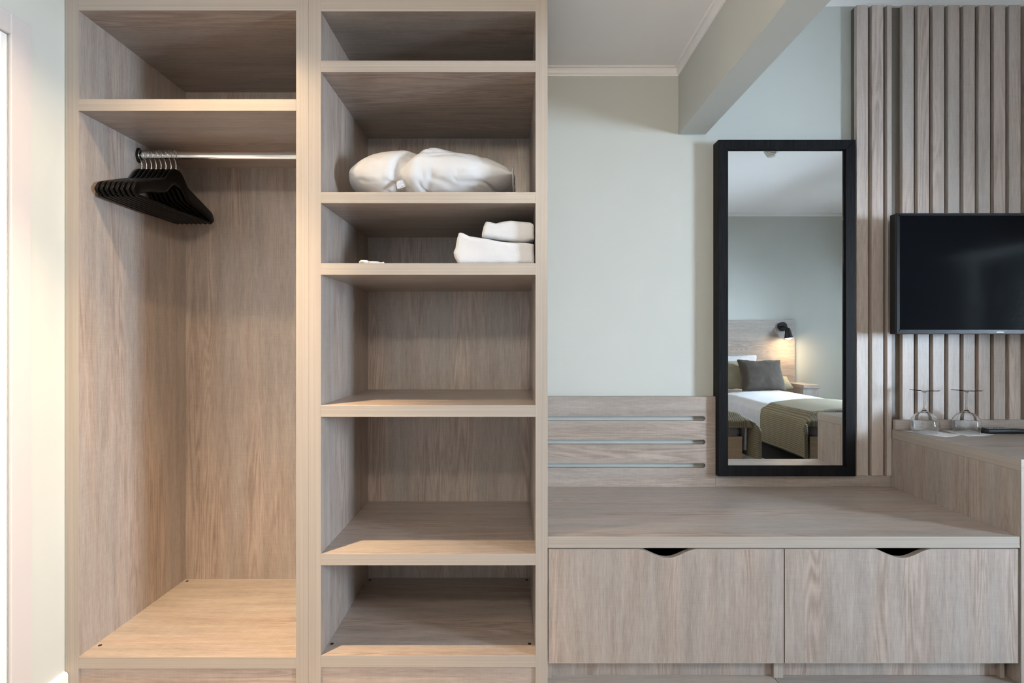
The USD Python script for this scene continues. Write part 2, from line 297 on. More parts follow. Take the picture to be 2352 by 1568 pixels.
d1 = thing('door_1', 'white door with a flat casing at the left edge', None, (XL, (DY0 + DY1) / 2, 0), kind='structure')
cw = 0.066
for a, b in ((DY1, DY1 + cw), (DY0 - cw, DY0)): part(d1, 'casing', cbox(XL, XL + 0.012, a, b, 0, DZ + cw, 0.003), door_paint)
part(d1, 'casing', cbox(XL, XL + 0.012, DY0 + 0.0003, DY1 - 0.0003, DZ, DZ + cw, 0.003), door_paint)
part(d1, 'jamb', cat(cbox(XL - T, XL - 0.0005, DY1 - 0.020, DY1, 0, DZ, 0.002), cbox(XL - T, XL - 0.0005, DY0, DY0 + 0.020, 0, DZ, 0.002), cbox(XL - T, XL - 0.0005, DY0 + 0.0205, DY1 - 0.0205, DZ - 0.020, DZ, 0.002)), trim_paint)
part(d1, 'door_stop', cat(cbox(XL - 0.055, XL - 0.040, DY1 - 0.034, DY1 - 0.0205, 0, DZ - 0.021, 0.002), cbox(XL - 0.055, XL - 0.040, DY0 + 0.0205, DY0 + 0.034, 0, DZ - 0.021, 0.002)), trim_paint)
lf = part(d1, 'door_leaf', cbox(XL - 0.10, XL - 0.058, DY0 + 0.023, DY1 - 0.023, 0.006, DZ - 0.024, 0.003), trim_paint)
part(lf, 'door_handle', tube([(XL - 0.06, DY0 + 0.09, 1.03), (XL - 0.015, DY0 + 0.09, 1.03), (XL - 0.010, DY0 + 0.11, 1.03), (XL - 0.010, DY0 + 0.21, 1.03)], 0.009, 12), chrome, smooth=40)

w1 = thing('window_1', 'tall white framed window in the right wall', None, (XR, (WIN[0] + WIN[1]) / 2, WIN[2]), kind='structure')
wy0, wy1, wz0, wz1 = WIN
for a, b, c_, d_ in ((wy0, wy0 + 0.05, wz0, wz1), (wy1 - 0.05, wy1, wz0, wz1), (wy0 + 0.0505, wy1 - 0.0505, wz0, wz0 + 0.05), (wy0 + 0.0505, wy1 - 0.0505, wz1 - 0.05, wz1)):
    part(w1, 'window_frame', cbox(XR + 0.03, XR + 0.09, a, b, c_, d_, 0.003), trim_paint)
part(w1, 'pane', bx(XR + 0.057, XR + 0.063, wy0 + 0.051, wy1 - 0.051, wz0 + 0.051, wz1 - 0.051), pane_glass)
part(w1, 'window_sill', cbox(XR - 0.06, XR + 0.029, wy0 + 0.001, wy1 - 0.001, wz0 + 0.0005, wz0 + 0.022, 0.003), trim_paint)

w2 = thing('window_2', 'unseen white framed window added behind the viewer for fill light', None, ((WIN2[0] + WIN2[1]) / 2, YF, WIN2[2]), kind='structure')
wx0, wx1, wz0, wz1 = WIN2; wxm = (wx0 + wx1) / 2
for a, b, c_, d_ in ((wx0, wx0 + 0.05, wz0, wz1), (wx1 - 0.05, wx1, wz0, wz1), (wxm - 0.03, wxm + 0.03, wz0 + 0.0505, wz1 - 0.0505), (wx0 + 0.0505, wx1 - 0.0505, wz0, wz0 + 0.05), (wx0 + 0.0505, wx1 - 0.0505, wz1 - 0.05, wz1)):
    part(w2, 'window_frame', cbox(a, b, YF - 0.09, YF - 0.03, c_, d_, 0.003), trim_paint)
for a, b in ((wx0 + 0.051, wxm - 0.031), (wxm + 0.031, wx1 - 0.051)): part(w2, 'pane', bx(a, b, YF - 0.063, YF - 0.057, wz0 + 0.051, wz1 - 0.051), pane_glass)
part(w2, 'window_sill', cbox(wx0 + 0.001, wx1 - 0.001, YF - 0.029, YF + 0.06, wz0 + 0.0005, wz0 + 0.022, 0.003), trim_paint)

# ------------------------------------------------------------------ wardrobe and shelf unit
Y0, YK = 1.760, 2.339                                   # front plane and face of the back panels
EB = 0.0015
def side_panel(t, x0, x1, ztop):
    p = part(t, 'side_panel', bx(x0, x1, Y0 + EB, YB - 0.002, 0, ztop), wood_z)
    part(p, 'edge_band', cbox(x0, x1, Y0, Y0 + EB + 0.0001, 0, ztop, 0.0007), band_z)
def board(t, name, x0, x1, z0, z1, yb=YK):
    p = part(t, name, bx(x0, x1, Y0 + EB, yb, z0, z1), wood_x)
    part(p, 'edge_band', cbox(x0, x1, Y0, Y0 + EB + 0.0001, z0, z1, 0.0007), band_x)
    return p
def cam_covers(t, pts, z, holder):
    for (x, y_) in pts: part(holder, 'screw_hole', cyl((x, y_, z - 0.003), (x, y_, z + 0.0004), 0.0062, 18), hole_black)
ZT0, ZT1 = 2.3075, 2.348
LX = (-1.529, -1.484, -0.7392, -0.6975); RX = (-0.6970, -0.6542, 0.0805, 0.1222)
wd = thing('wardrobe', 'open grey oak hanging wardrobe at the left with a clothes rail', 'wardrobe', ((LX[0] + LX[3]) / 2, 2.05, 0))
side_panel(wd, LX[0], LX[1], ZT1); side_panel(wd, LX[2], LX[3], ZT1)
part(wd, 'back_panel', bx(LX[1], LX[2], YK, YK + 0.012, 0.056, ZT1), wood_z)
board(wd, 'top_panel', LX[1], LX[2], ZT0, ZT1); board(wd, 'shelf', LX[1], LX[2], 1.964, 2.004)
lb = board(wd, 'bottom_panel', LX[1], LX[2], 0.056, 0.0955)
cam_covers(wd, ((LX[1] + 0.020, 1.828), (LX[1] + 0.020, 2.318), (LX[2] - 0.020, 1.828), (LX[2] - 0.020, 2.318)), 0.0955, lb)
part(wd, 'plinth', bx(LX[1], LX[2], Y0 + 0.006, Y0 + 0.024, 0, 0.056), wood_x)
RY, RZ = 2.043, 1.914                                   # clothes rail: an upright oval tube
ang = np.linspace(0, 2 * np.pi, 32, endpoint=False)
oval = lambda x, a, b: [(x, RY + a * math.cos(t), RZ + b * math.sin(t)) for t in ang]
rail = part(wd, 'clothes_rail', loft([oval(LX[1] + 0.004, 0.0085, 0.0155), oval(LX[2] - 0.004, 0.0085, 0.0155)]), chrome, smooth=40)
for x, s in ((LX[1], 1), (LX[2], -1)):
    part(rail, 'rail_bracket', loft([oval(x, 0.017, 0.030), oval(x + s * 0.004, 0.017, 0.030), oval(x + s * 0.005, 0.013, 0.022), oval(x + s * 0.014, 0.012, 0.019)]), dark_bronze, smooth=40)

su = thing('shelving_unit', 'tall open grey oak shelf unit between wardrobe and bench', 'shelves', ((RX[0] + RX[3]) / 2, 2.05, 0))
side_panel(su, RX[0], RX[1], ZT1); side_panel(su, RX[2], RX[3], ZT1)
part(su, 'back_panel', bx(RX[1], RX[2], YK, YK + 0.012, 0.060, ZT1), wood_z)
board(su, 'top_panel', RX[1], RX[2], ZT0 - 0.003, ZT1)
S2, S3 = 1.686, 1.443
for z0, z1 in ((2.097, 2.136), (1.648, S2), (1.403, S3), (0.917, 0.957), (0.409, 0.4485)): board(su, 'shelf', RX[1], RX[2], z0, z1)
rb = board(su, 'bottom_panel', RX[1], RX[2], 0.060, 0.101)
cam_covers(su, ((RX[1] + 0.014, 1.828), (RX[1] + 0.014, 2.318), (RX[2] - 0.018, 1.828), (RX[2] - 0.014, 2.318)), 0.101, rb)
part(su, 'plinth', bx(RX[1], RX[2], Y0 + 0.006, Y0 + 0.024, 0, 0.060), wood_x)

# ------------------------------------------------------------------ drawer bench
BXA, BXB, BT = 0.1226, 1.7397, 0.5074
be = thing('drawer_bench', 'low grey oak bench with two scoop-handled drawers under the mirror', 'drawer unit', ((BXA + BXB) / 2, 2.06, 0))
tp = part(be, 'bench_top', bx(BXA, BXB, Y0 + EB, 2.390, 0.4685, BT), wood_x)
part(tp, 'edge_band', cbox(BXA, BXB, Y0, Y0 + EB + 0.0001, 0.4685, BT, 0.0007), band_x)
PX = (BXA, 0.9310, BXB)
for x0, x1 in ((PX[0], PX[0] + 0.016), (PX[1] - 0.016, PX[1] + 0.0003), (PX[1] + 0.0006, PX[1] + 0.0166), (PX[2] - 0.034, PX[2] - 0.018)):
    p = part(be, 'upright', bx(x0, x1, 1.799, 2.385, 0, 0.468), wood_z)
    part(p, 'edge_band', cbox(x0, x1, 1.7975, 1.7991, 0, 0.468, 0.0007), band_z)
part(be, 'back_board', bx(PX[0] + 0.017, PX[2] - 0.035, 2.37, 2.384, 0.07, 0.467), wood_z)
for x0, x1 in ((PX[0] + 0.017, PX[1] - 0.017), (PX[1] + 0.017, PX[2] - 0.035)): part(be, 'toe_kick', bx(x0, x1, 1.812, 1.828, 0.0005, 0.09), wood_z)
def scooped(x0, x1, z0, z1, xc, half=0.101, deep=0.031, inset=0.0):
    xs = np.linspace(-1, 1, 41); cut = [(xc + half * s, z1 - deep * (0.5 + 0.5 * math.cos(math.pi * s)) ** 0.85) for s in xs]
    return Polygon([(x0, z0), (x1, z0), (x1, z1)] + [c for c in reversed(cut)] + [(x0, z1)])
for x0, x1, xc in ((0.1250, 0.9305, 0.5305), (0.9350, 1.7330, 1.3350)):
    g = scooped(x0, x1, 0.0737, 0.4645, xc)
    d = part(be, 'drawer', prism_xz(g.buffer(-0.0015, join_style=2), 1.7615, 1.7795), wood_z)
    part(d, 'edge_band', prism_xz(g.difference(g.buffer(-0.0017, join_style=2)).buffer(0), 1.7610, 1.7800), band_x)
    a0, a1 = (PX[0] + 0.020, PX[1] - 0.020) if xc < 0.9 else (PX[1] + 0.020, PX[2] - 0.038)
    part(d, 'drawer_box', cat(bx(a0, a0 + 0.012, 1.7802, 2.30, 0.10, 0.40), bx(a1 - 0.012, a1, 1.7802, 2.30, 0.10, 0.40), bx(a0 + 0.012, a1 - 0.012, 2.288, 2.30, 0.10, 0.40), bx(a0 + 0.012, a1 - 0.012, 1.7802, 2.288, 0.10, 0.112)), plain('drawer_box_grey_' + ('a' if xc < 0.9 else 'b'), (0.05, 0.045, 0.04), 0.6))

# ------------------------------------------------------------------ wall panels
PY = 2.362
hole = lambda z: sbox(0.150, z - 0.0108, 0.878, z + 0.0108).buffer(0) .union(Polygon([(0.878 + 0.0108 * math.sin(a), z + 0.0108 * math.cos(a)) for a in np.linspace(0, math.pi, 13)]).buffer(1e-6))
g = sbox(0.1230, BT + 0.0003, 0.9345, 0.921)
for z in (0.8215, 0.7137, 0.6055): g = g.difference(hole(z))
sp = thing('slotted_wall_panel', 'grey oak wall panel with three horizontal slots left of the mirror', 'wall panel', (0.53, PY, BT))
part(sp, 'panel', prism_xz(g, PY, PY + 0.018), wood_x)
part(sp, 'edge_band', cbox(0.1230, 0.9345, PY + 0.0002, PY + 0.018, 0.9212, 0.9224, 0.0004), band_x)
part(sp, 'mounting_batten', cat(bx(0.125, 0.145, PY + 0.0185, YB, BT + 0.01, 0.915), bx(0.90, 0.93, PY + 0.0185, YB, BT + 0.01, 0.915)), wood_z)
st = thing('wooden_strip', 'narrow grey oak strip along the bench under the mirror', 'strip', (1.33, PY, BT))
part(st, 'strip', cbox(0.9352, BXB, PY, PY + 0.018, BT + 0.0003, 0.5600, 0.0007), wood_x)
part(st, 'batten', bx(0.94, BXB - 0.01, PY + 0.0182, YB, BT + 0.004, 0.555), wood_x)

SY, SB = 2.355, 2.374
sl = thing('slat_wall', 'grey oak wall panelling of upright slats behind the television', 'slat panel', (2.4, SB, 0.56))
NS = 25; P0, PITCH, SW = 1.5785, 0.0699, 0.0525
part(sl, 'backing_board', bx(P0, P0 + NS * PITCH, SB, YB, 0.5605, 2.715), wood('dark_groove_oak', 'z', (0.075, 0.058, 0.042), (0.11, 0.085, 0.06), (0.15, 0.115, 0.085)))
for k in range(NS):
    x = P0 + k * PITCH
    z0 = 0.5605 if x < 1.72 else 0.768
    x1 = min(x + SW, 1.7395) if z0 < 0.7 else x + SW
    s = part(sl, 'slat', cbox(x, x1, SY, SB - 0.0002, z0, 2.7150, 0.0012), daylit_slat_wood)

# ------------------------------------------------------------------ desk
DX, DT, DXE = 1.7400, 0.7720, 3.30
dk = thing('desk', 'grey oak desk at the right carrying the wine glasses', 'desk', ((DX + DXE) / 2, 2.05, 0))
dt = part(dk, 'desk_top', bx(DX + EB, DXE, 1.757 + EB, SY - 0.001, DT - 0.040, DT), wood_x)
part(dt, 'edge_band', cbox(DX, DXE, 1.757, 1.757 + EB, DT - 0.040, DT, 0.0007), band_x)
part(dt, 'edge_band', cbox(DX, DX + EB, 1.757 + EB, SY - 0.001, DT - 0.040, DT, 0.0007), band_y)
for a in (DX, DXE - 0.04):
    p = part(dk, 'side_panel', bx(a + 0.0005, a + 0.04, 1.7575 + EB, 2.3735, 0, DT - 0.0405), wood_z)
    part(p, 'edge_band', cbox(a + 0.0005, a + 0.04, 1.7575, 1.7575 + EB, 0, DT - 0.0405, 0.0007), band_z)
up = part(dk, 'upstand', cbox(DX + 0.002, DXE, SY - 0.018, SY - 0.0012, DT + 0.0002, 0.8190, 0.0007), wood_x)

# ------------------------------------------------------------------ mirror
MX0, MX1, MZ0, MZ1, MY = 0.9362, 1.5570, 0.5640, 2.0895, 2.330
FW = 0.0435
mi = thing('wall_mirror', 'tall black framed mirror standing over the bench', 'mirror', ((MX0 + MX1) / 2, YB, MZ0))
def frame_bar(quad, y0, y1, c=0.0012):
    q = np.array(quad, float); ctr = q.mean(0)
    pts = []
    for yy, k in ((y0, c), (y0 + c, 0), (y1, 0)):
        for (x, z) in q: pts.append((x + np.sign(ctr[0] - x) * k * 0.5, yy, z + np.sign(ctr[1] - z) * k * 0.5))
    return hull(pts)
ix0, ix1, iz0, iz1 = MX0 + FW, MX1 - FW, MZ0 + FW, MZ1 - FW
for q in (((MX0, MZ0), (MX0, MZ1), (ix0, iz1), (ix0, iz0)), ((MX1, MZ0), (MX1, MZ1), (ix1, iz1), (ix1, iz0)), ((MX0, MZ1), (MX1, MZ1), (ix1, iz1), (ix0, iz1)), ((MX0, MZ0), (MX1, MZ0), (ix1, iz0), (ix0, iz0))):
    part(mi, 'frame', frame_bar(q, MY, 2.392), black_wood)
part(mi, 'mirror_glass', bx(ix0 - 0.004, ix1 + 0.004, MY + 0.0130, MY + 0.0170, iz0 - 0.004, iz1 + 0.004), mirror_glass)
part(mi, 'bead', cat(cbox(ix0, ix0 + 0.003, MY + 0.009, MY + 0.0129, iz0, iz1), cbox(ix1 - 0.006, ix1, MY + 0.009, MY + 0.0129, iz0, iz1), cbox(ix0, ix1, MY + 0.009, MY + 0.0129, iz1 - 0.003, iz1), cbox(ix0, ix1, MY + 0.009, MY + 0.0129, iz0, iz0 + 0.003)), black_wood)

# ------------------------------------------------------------------ television
TY, TX0, TX1, TZ0, TZ1 = 2.250, 1.683, 2.592, 1.2075, 1.7370
tv = thing('television', 'flat black television hung on the slatted wall', 'television', ((TX0 + TX1) / 2, SY, TZ0))
def rbox(x0, x1, y0, y1, z0, z1, r, c=0.002):
    g = sbox(x0 + r, z0 + r, x1 - r, z1 - r).buffer(r, 6); gi = sbox(x0 + r, z0 + r, x1 - r, z1 - r).buffer(r - c, 6)
    a = np.array(g.exterior.coords); b = np.array(gi.exterior.coords)
    return hull(np.vstack([np.c_[b[:, 0], np.full(len(b), y0), b[:, 1]], np.c_[a[:, 0], np.full(len(a), y0 + c), a[:, 1]], np.c_[a[:, 0], np.full(len(a), y1), a[:, 1]]]))
part(tv, 'housing', rbox(TX0, TX1, TY + 0.0075, TY + 0.040, TZ0, TZ1, 0.004), black_plastic, smooth=30)
part(tv, 'rear_bulge', rbox(TX0 + 0.12, TX1 - 0.12, TY + 0.0402, TY + 0.062, TZ0 + 0.03, TZ1 - 0.12, 0.01), black_plastic, smooth=30)
bz = sbox(TX0, TZ0, TX1, TZ1).difference(sbox(TX0 + 0.015, TZ0 + 0.020, TX1 - 0.015, TZ1 - 0.013))
part(tv, 'bezel', cat(frame_bar(((TX0, TZ0), (TX0, TZ1), (TX0 + 0.015, TZ1 - 0.013), (TX0 + 0.015, TZ0 + 0.020)), TY, TY + 0.007, 0.003), frame_bar(((TX1, TZ0), (TX1, TZ1), (TX1 - 0.015, TZ1 - 0.013), (TX1 - 0.015, TZ0 + 0.020)), TY, TY + 0.007, 0.003),
     frame_bar(((TX0, TZ1), (TX1, TZ1), (TX1 - 0.015, TZ1 - 0.013), (TX0 + 0.015, TZ1 - 0.013)), TY, TY + 0.007, 0.003), frame_bar(((TX0, TZ0), (TX1, TZ0), (TX1 - 0.015, TZ0 + 0.020), (TX0 + 0.015, TZ0 + 0.020)), TY, TY + 0.007, 0.003)), tv_bezel_m)
part(tv, 'screen', bx(TX0 + 0.013, TX1 - 0.013, TY + 0.0035, TY + 0.0072, TZ0 + 0.018, TZ1 - 0.011), tv_screen_m)
cx = (TX0 + TX1) / 2 
part(tv, 'logo', cat(*[cbox(cx - 0.0165 + 0.0048 * i, cx - 0.0165 + 0.0048 * i + 0.0041, TY - 0.0006, TY + 0.0004, TZ0 + 0.0055, TZ0 + 0.0108, 0.0003) for i in range(7)]), silver_print, label='tiny silver lettering on the lower bezel')
part(tv, 'wall_bracket', cat(bx(cx - 0.15, cx + 0.15, TY + 0.0622, TY + 0.08, TZ0 + 0.15, TZ0 + 0.35), bx(cx - 0.12, cx + 0.12, TY + 0.08, SY - 0.0003, TZ0 + 0.17, TZ0 + 0.33)), black_plastic)

# ------------------------------------------------------------------ hangers
def make_hanger():
    t = thing('coat_hanger', 'x', 'coat hanger', (0, RY, RZ), 'black hangers on the clothes rail')
    O = np.array([0, RY, RZ])
    yy = np.linspace(-0.236, 0.236, 47); rings = []
    bow = lambda y_: 0.005 * (abs(y_) / 0.236) ** 2
    for y_ in yy:
        a = abs(y_); s = min(1.0, a / 0.236)
        top = -0.056 - 0.006 * min(1, a / 0.024) ** 4 - (0.036 * (0.5 - 0.5 * math.cos(math.pi * min(1, max(0, (a - 0.018) / 0.052)))) + 0.080 * max(0, (a - 0.035) / 0.201) ** 1.05)
        hgt = 0.070 - 0.030 * min(1, a / 0.16) + 0.008 * s; w = 0.0086 + 0.0004 * s
        if a > 0.212: k = math.sqrt(max(0.08, 1 - ((a - 0.212) / 0.0245) ** 2)); w *= max(k, 0.6); top -= hgt * 0.5 * (1 - k); hgt *= k
        rings.append([(bow(y_) + w * np.sign(math.cos(q)) * abs(math.cos(q)) ** 0.6, y_, top - hgt / 2 + hgt / 2 * np.sign(math.sin(q)) * abs(math.sin(q)) ** 0.6) for q in np.linspace(0, 2 * np.pi, 16, endpoint=False)])
    part(t, 'shoulder', trimesh.Trimesh(loft(rings).vertices + O, loft(rings).faces, process=False), hanger_lacquer, smooth=50)
    part(t, 'trouser_bar', tube(np.array([(bow(0.218), -0.218, -0.219), (bow(0.218), 0.0, -0.222), (bow(0.218), 0.218, -0.219)]) + O, 0.0062, 10), hanger_lacquer, smooth=50)
    R = 0.0195; cz = 0.0155 - R + 0.0018 + 0.0005
    h = [(0, R * math.sin(a), cz + R * math.cos(a)) for a in np.radians(np.linspace(115, -150, 30))]
    h += [(0, -0.004, cz - R - 0.006), (0, 0.0, cz - R - 0.016), (0, 0.0, -0.058)]
    part(t, 'hook', tube(np.array(h) + O, 0.0017, 8), steel_wire, smooth=60)
    part(t, 'collar', cyl(O + (0, 0, -0.0585), O + (0, 0, -0.052), 0.0042, 12), steel_wire, smooth=40)
    return t
ords = ['first', 'second', 'third', 'fourth', 'fifth', 'sixth', 'seventh', 'eighth']
hx = [-1.4700, -1.4512, -1.4318, -1.4130, -1.3938, -1.3746, -1.3540, -1.3340]
hr = [0.8, 0.6, 0.3, 0.1, -0.2, -0.4, -0.7, -1.0]
h0 = make_hanger()
for i, (x, r) in enumerate(zip(hx, hr)):
    lab = f'black wooden coat hanger, {ords[i]} from the left on the clothes rail'
    if i == 0:
        h0.SetCustomDataByKey('label', lab); UsdGeom.Xform(h0).GetOrderedXformOps()[0].Set(Gf.Vec3d(x, RY, RZ)); UsdGeom.Xform(h0).AddRotateZOp().Set(r)
    else:
        dup(h0, (x, RY, RZ), r, lab)

# ------------------------------------------------------------------ pillow, towels and cord on the shelves
def pillow_mesh(cx_, cy_, z0, a, b, h, nu=150, nv=84, px=2.3, py=2.4, soft=1.0):
    u = np.linspace(-1, 1, nu); v = np.linspace(-1, 1, nv); U, V = np.meshgrid(u, v, indexing='ij')
    pin = 1 - 0.07 * (1 - np.abs(V) ** 2) * np.abs(U) ** 6 * 0 
    X = a * U * (1 - soft * np.where(U < 0, 0.08, 0.02) * np.abs(V) ** 3); Y = b * V * (1 - soft * 0.20 * np.abs(U) ** 3 - (1 - soft) * 0.05 * (1 - U ** 2))
    if not soft: X = X * (1 - 0.05 * (1 - V ** 2))
    t = np.clip(1 - np.abs(U) ** np.where((U < 0) & (soft > 0), 4.0, px), 0, 1) ** np.where((U > 0) & (soft > 0), 0.70, 0.52) * np.clip(1 - np.abs(V) ** py, 0, 1) ** 0.52
    top = np.stack([X, Y, t * h * 0.54], -1); bot = np.stack([X, Y, -t * h * 0.46], -1)
    idx = np.arange(nu * nv).reshape(nu, nv); V_ = np.vstack([top.reshape(-1, 3), bot.reshape(-1, 3)]); o = nu * nv
    q = np.stack([idx[:-1, :-1], idx[1:, :-1], idx[1:, 1:], idx[:-1, 1:]], -1).reshape(-1, 4)
    f = np.vstack([q[:, [0, 1, 2]], q[:, [0, 2, 3]], q[:, [2, 1, 0]] + o, q[:, [3, 2, 0]] + o])
    m = trimesh.Trimesh(V_, f, process=False); m.merge_vertices(digits_vertex=7)
    m.apply_translation((cx_, cy_, z0 + 0.46 * h))
    return m
def finish_pillow(m, z0, folds, amp, seed, squash=0.35):
    n = m.vertex_normals.copy(); v = m.vertices.copy()
    v += n * folds(v)[:, None]
    c = v.mean(0)
    w = meshkit.fbm(np.c_[v[:, 0] * 9 + v[:, 2] * 14, v[:, 1] * 7, v[:, 2] * 10 - v[:, 0] * 5], 3, seed) - 0.5
    rd = np.abs(meshkit.fbm(np.c_[v[:, 0] * 4 - v[:, 2] * 11, v[:, 1] * 6, v[:, 2] * 12 + v[:, 0] * 3], 2, seed + 40) - 0.5)
    v += n * (amp * w - 0.0045 * np.exp(-(rd / 0.03) ** 2))[:, None]
    low = v[:, 2] < z0 + 0.001; v[low, 2] = z0 + 0.001
    m.vertices = v; return trimesh.smoothing.filter_taubin(m, iterations=4)
plc = np.array([-0.300, 2.050])
pm = pillow_mesh(plc[0], plc[1], S2, 0.316, 0.235, 0.218)
def shelf_folds(v):
    x, y_, z = v[:, 0] - plc[0], v[:, 1] - plc[1], (v[:, 2] - S2) * 1.18
    front = np.clip((-y_ + 0.03) / 0.20, 0, 1)
    g = lambda d, w: np.exp(-(d / w) ** 2)
    xc = -0.105 + 0.55 * np.clip(z - 0.13, 0, 0.2) + 0.10 * np.clip(0.06 - z, 0, 1)      # the deep fold: leans right near the top
    d = x - xc
    out = -0.030 * g(d, 0.026) * (0.3 + 0.7 * front) + 0.010 * g(d - 0.055, 0.045) * front
    out += -0.008 * g(z - (0.118 + 0.10 * (x + 0.2)), 0.010) * front * np.clip((-0.12 - x) / 0.04, 0, 1)
    out += 0.006 * g(z - (0.150 + 0.22 * (x + 0.10)), 0.018) * front * np.clip((-0.12 - x) / 0.04, 0, 1)
    out += -0.008 * g(z - (0.085 - 0.35 * (x - 0.02)), 0.013) * front * g(x, 0.07)
    out += -0.005 * g(z - 0.110, 0.006) * front * np.clip((x - 0.04) / 0.05, 0, 1) * np.clip((0.2 - x) / 0.08, 0, 1)
    out += -0.007 * g(x - (0.015 + 0.5 * (z - 0.09)), 0.012) * front * np.clip((0.13 - z) / 0.03, 0, 1)
    for sx, sz in ((0.0, 0.20), (0.05, 0.19), (-0.03, 0.17)): out += -0.004 * g(z - sz - 0.35 * (x - sx), 0.008) * front * g(x - sx - 0.06, 0.09)
    return out
pm = finish_pillow(pm, S2, shelf_folds, 0.014, 3)
pl = thing('pillow', 'plump white creased pillow on the open shelf above the towels', 'pillow', (plc[0], plc[1], S2))
part(pl, 'pillow_body', pm, white_cotton, smooth=True)
tg = np.array([[(-0.412 + 0.030 * j, 1.842 - 0.006 * math.sin(i * 1.1 + j * 3), S2 + 0.062 - 0.0075 * i + 0.006 * j) for j in np.linspace(0, 1, 5)] for i in np.linspace(0, 3.4, 8)])
part(pl, 'care_label', sheet(tg, 0.0006), plain('satin_label', (0.62, 0.63, 0.66), 0.4))
part(pl, 'thread_loop', tube([(0.008 + 0.004 * math.sin(t * 3), 1.965 - 0.03 * t, S2 + 0.085 * (1 - t) + 0.002) for t in np.linspace(0, 1, 12)], 0.0009, 6), white_cotton, smooth=True)

def folded_towel(name, label, loop, y0, y1, seed, z0, layers):
    g = Polygon(loop).buffer(-0.006).buffer(0.012, 6).buffer(-0.006); n = 120
    L = g.exterior.length; base = np.array([g.exterior.interpolate(i / n * L).coords[0] for i in range(n)])
    c = base.mean(0); rings = []
    ys = np.r_[y0, y0 + 0.002, y0 + 0.005, y0 + 0.010, y0 + 0.018, y0 + 0.03, np.linspace(y0 + 0.045, y1 - 0.03, 14), y1 - 0.018, y1 - 0.008, y1 - 0.002, y1]
    for k, y_ in enumerate(ys):
        e = min(y_ - y0, y1 - y_); ins = 0.016 * (1 - math.sqrt(max(0, 1 - max(0, 1 - e / 0.018) ** 2)))
        gi = g.buffer(-ins) if ins > 1e-5 else g
        p = np.array([gi.exterior.interpolate(i / n * gi.exterior.length).coords[0] for i in range(n)])
        s = np.argmin(np.linalg.norm(p - base[0], axis=1)); p = np.roll(p, -s, 0)
        w = meshkit.fbm(np.c_[p[:, 0] * 22, np.full(n, y_ * 18), p[:, 1] * 26], 3, seed) - 0.5
        d = (p - c) / (np.linalg.norm(p - c, axis=1, keepdims=True)); p = p + d * w[:, None] * 0.008
        p[:, 1] = np.maximum(p[:, 1], z0 + 0.0006); p[:, 0] = np.minimum(p[:, 0], 0.0800)
        rings.append(np.c_[p[:, 0], np.full(n, y_), p[:, 1]])
    t = thing(name, label, 'towel', (c[0], (y0 + y1) / 2, z0))
    part(t, 'towel_fold', loft(rings), terry, smooth=True)
    for (p0, p1) in layers:                                 # hem seams along the fold
        part(t, 'hem', tube([(p0[0] + (p1[0] - p0[0]) * s, y0 + 0.004 + 0.010 * abs(s - 0.5) ** 3 * 0, p0[1] + (p1[1] - p0[1]) * s + 0.002 * math.sin(9 * s)) for s in np.linspace(0, 1, 14)], 0.0022, 6), terry, smooth=True)
z = S3
folded_towel('towel', 'larger white folded towel, lower of the two in the shelving unit', [(-0.188, z + 0.0005), (0.0785, z + 0.0005), (0.0785, z + 0.074), (0.040, z + 0.078), (-0.02, z + 0.080), (-0.10, z + 0.093), (-0.150, z + 0.101), (-0.172, z + 0.112), (-0.186, z + 0.114), (-0.193, z + 0.090), (-0.198, z + 0.060), (-0.206, z + 0.045), (-0.203, z + 0.030), (-0.192, z + 0.014)], 1.786, 2.06, 5, z, [])
folded_towel('towel', 'smaller white folded towel lying on top of the larger one', [(-0.108, z + 0.0985), (-0.06, z + 0.0925), (0.0, z + 0.0830), (0.045, z + 0.082), (0.0785, z + 0.090), (0.0785, z + 0.140), (0.066, z + 0.150), (0.03, z + 0.153), (-0.005, z + 0.156), (-0.030, z + 0.153), (-0.055, z + 0.146), (-0.070, z + 0.150), (-0.092, z + 0.154), (-0.100, z + 0.132), (-0.105, z + 0.115)], 1.790, 2.03, 9, z + 0.078, [])
cd = thing('crumpled_cord', 'small crumpled white cord on the shelf edge left of the towels', 'cord', (-0.49, 1.80, S3))
rg = random.Random(4)
for (xa, xb, h, r0) in ((-0.534, -0.486, 0.0065, 0.0062), (-0.502, -0.449, 0.0025, 0.0052)):
    pts = [(xa + (xb - xa) * s, 1.797 + 0.008 * math.sin(7 * s + xa * 20), S3 + r0 + h * (1 - s) ** 1.2 * math.sin(math.pi * min(1, s * 2.2 + 0.25) * 0.5)) for s in np.linspace(0, 1, 26)]
    part(cd, 'loop', tube(pts, r0 * (0.55 + 0.45 * np.sin(np.pi * np.linspace(0.06, 0.94, 26)) ** 0.5) + 0.0006 * np.sin(np.linspace(0, 14, 26)), 10), white_cotton, smooth=True)

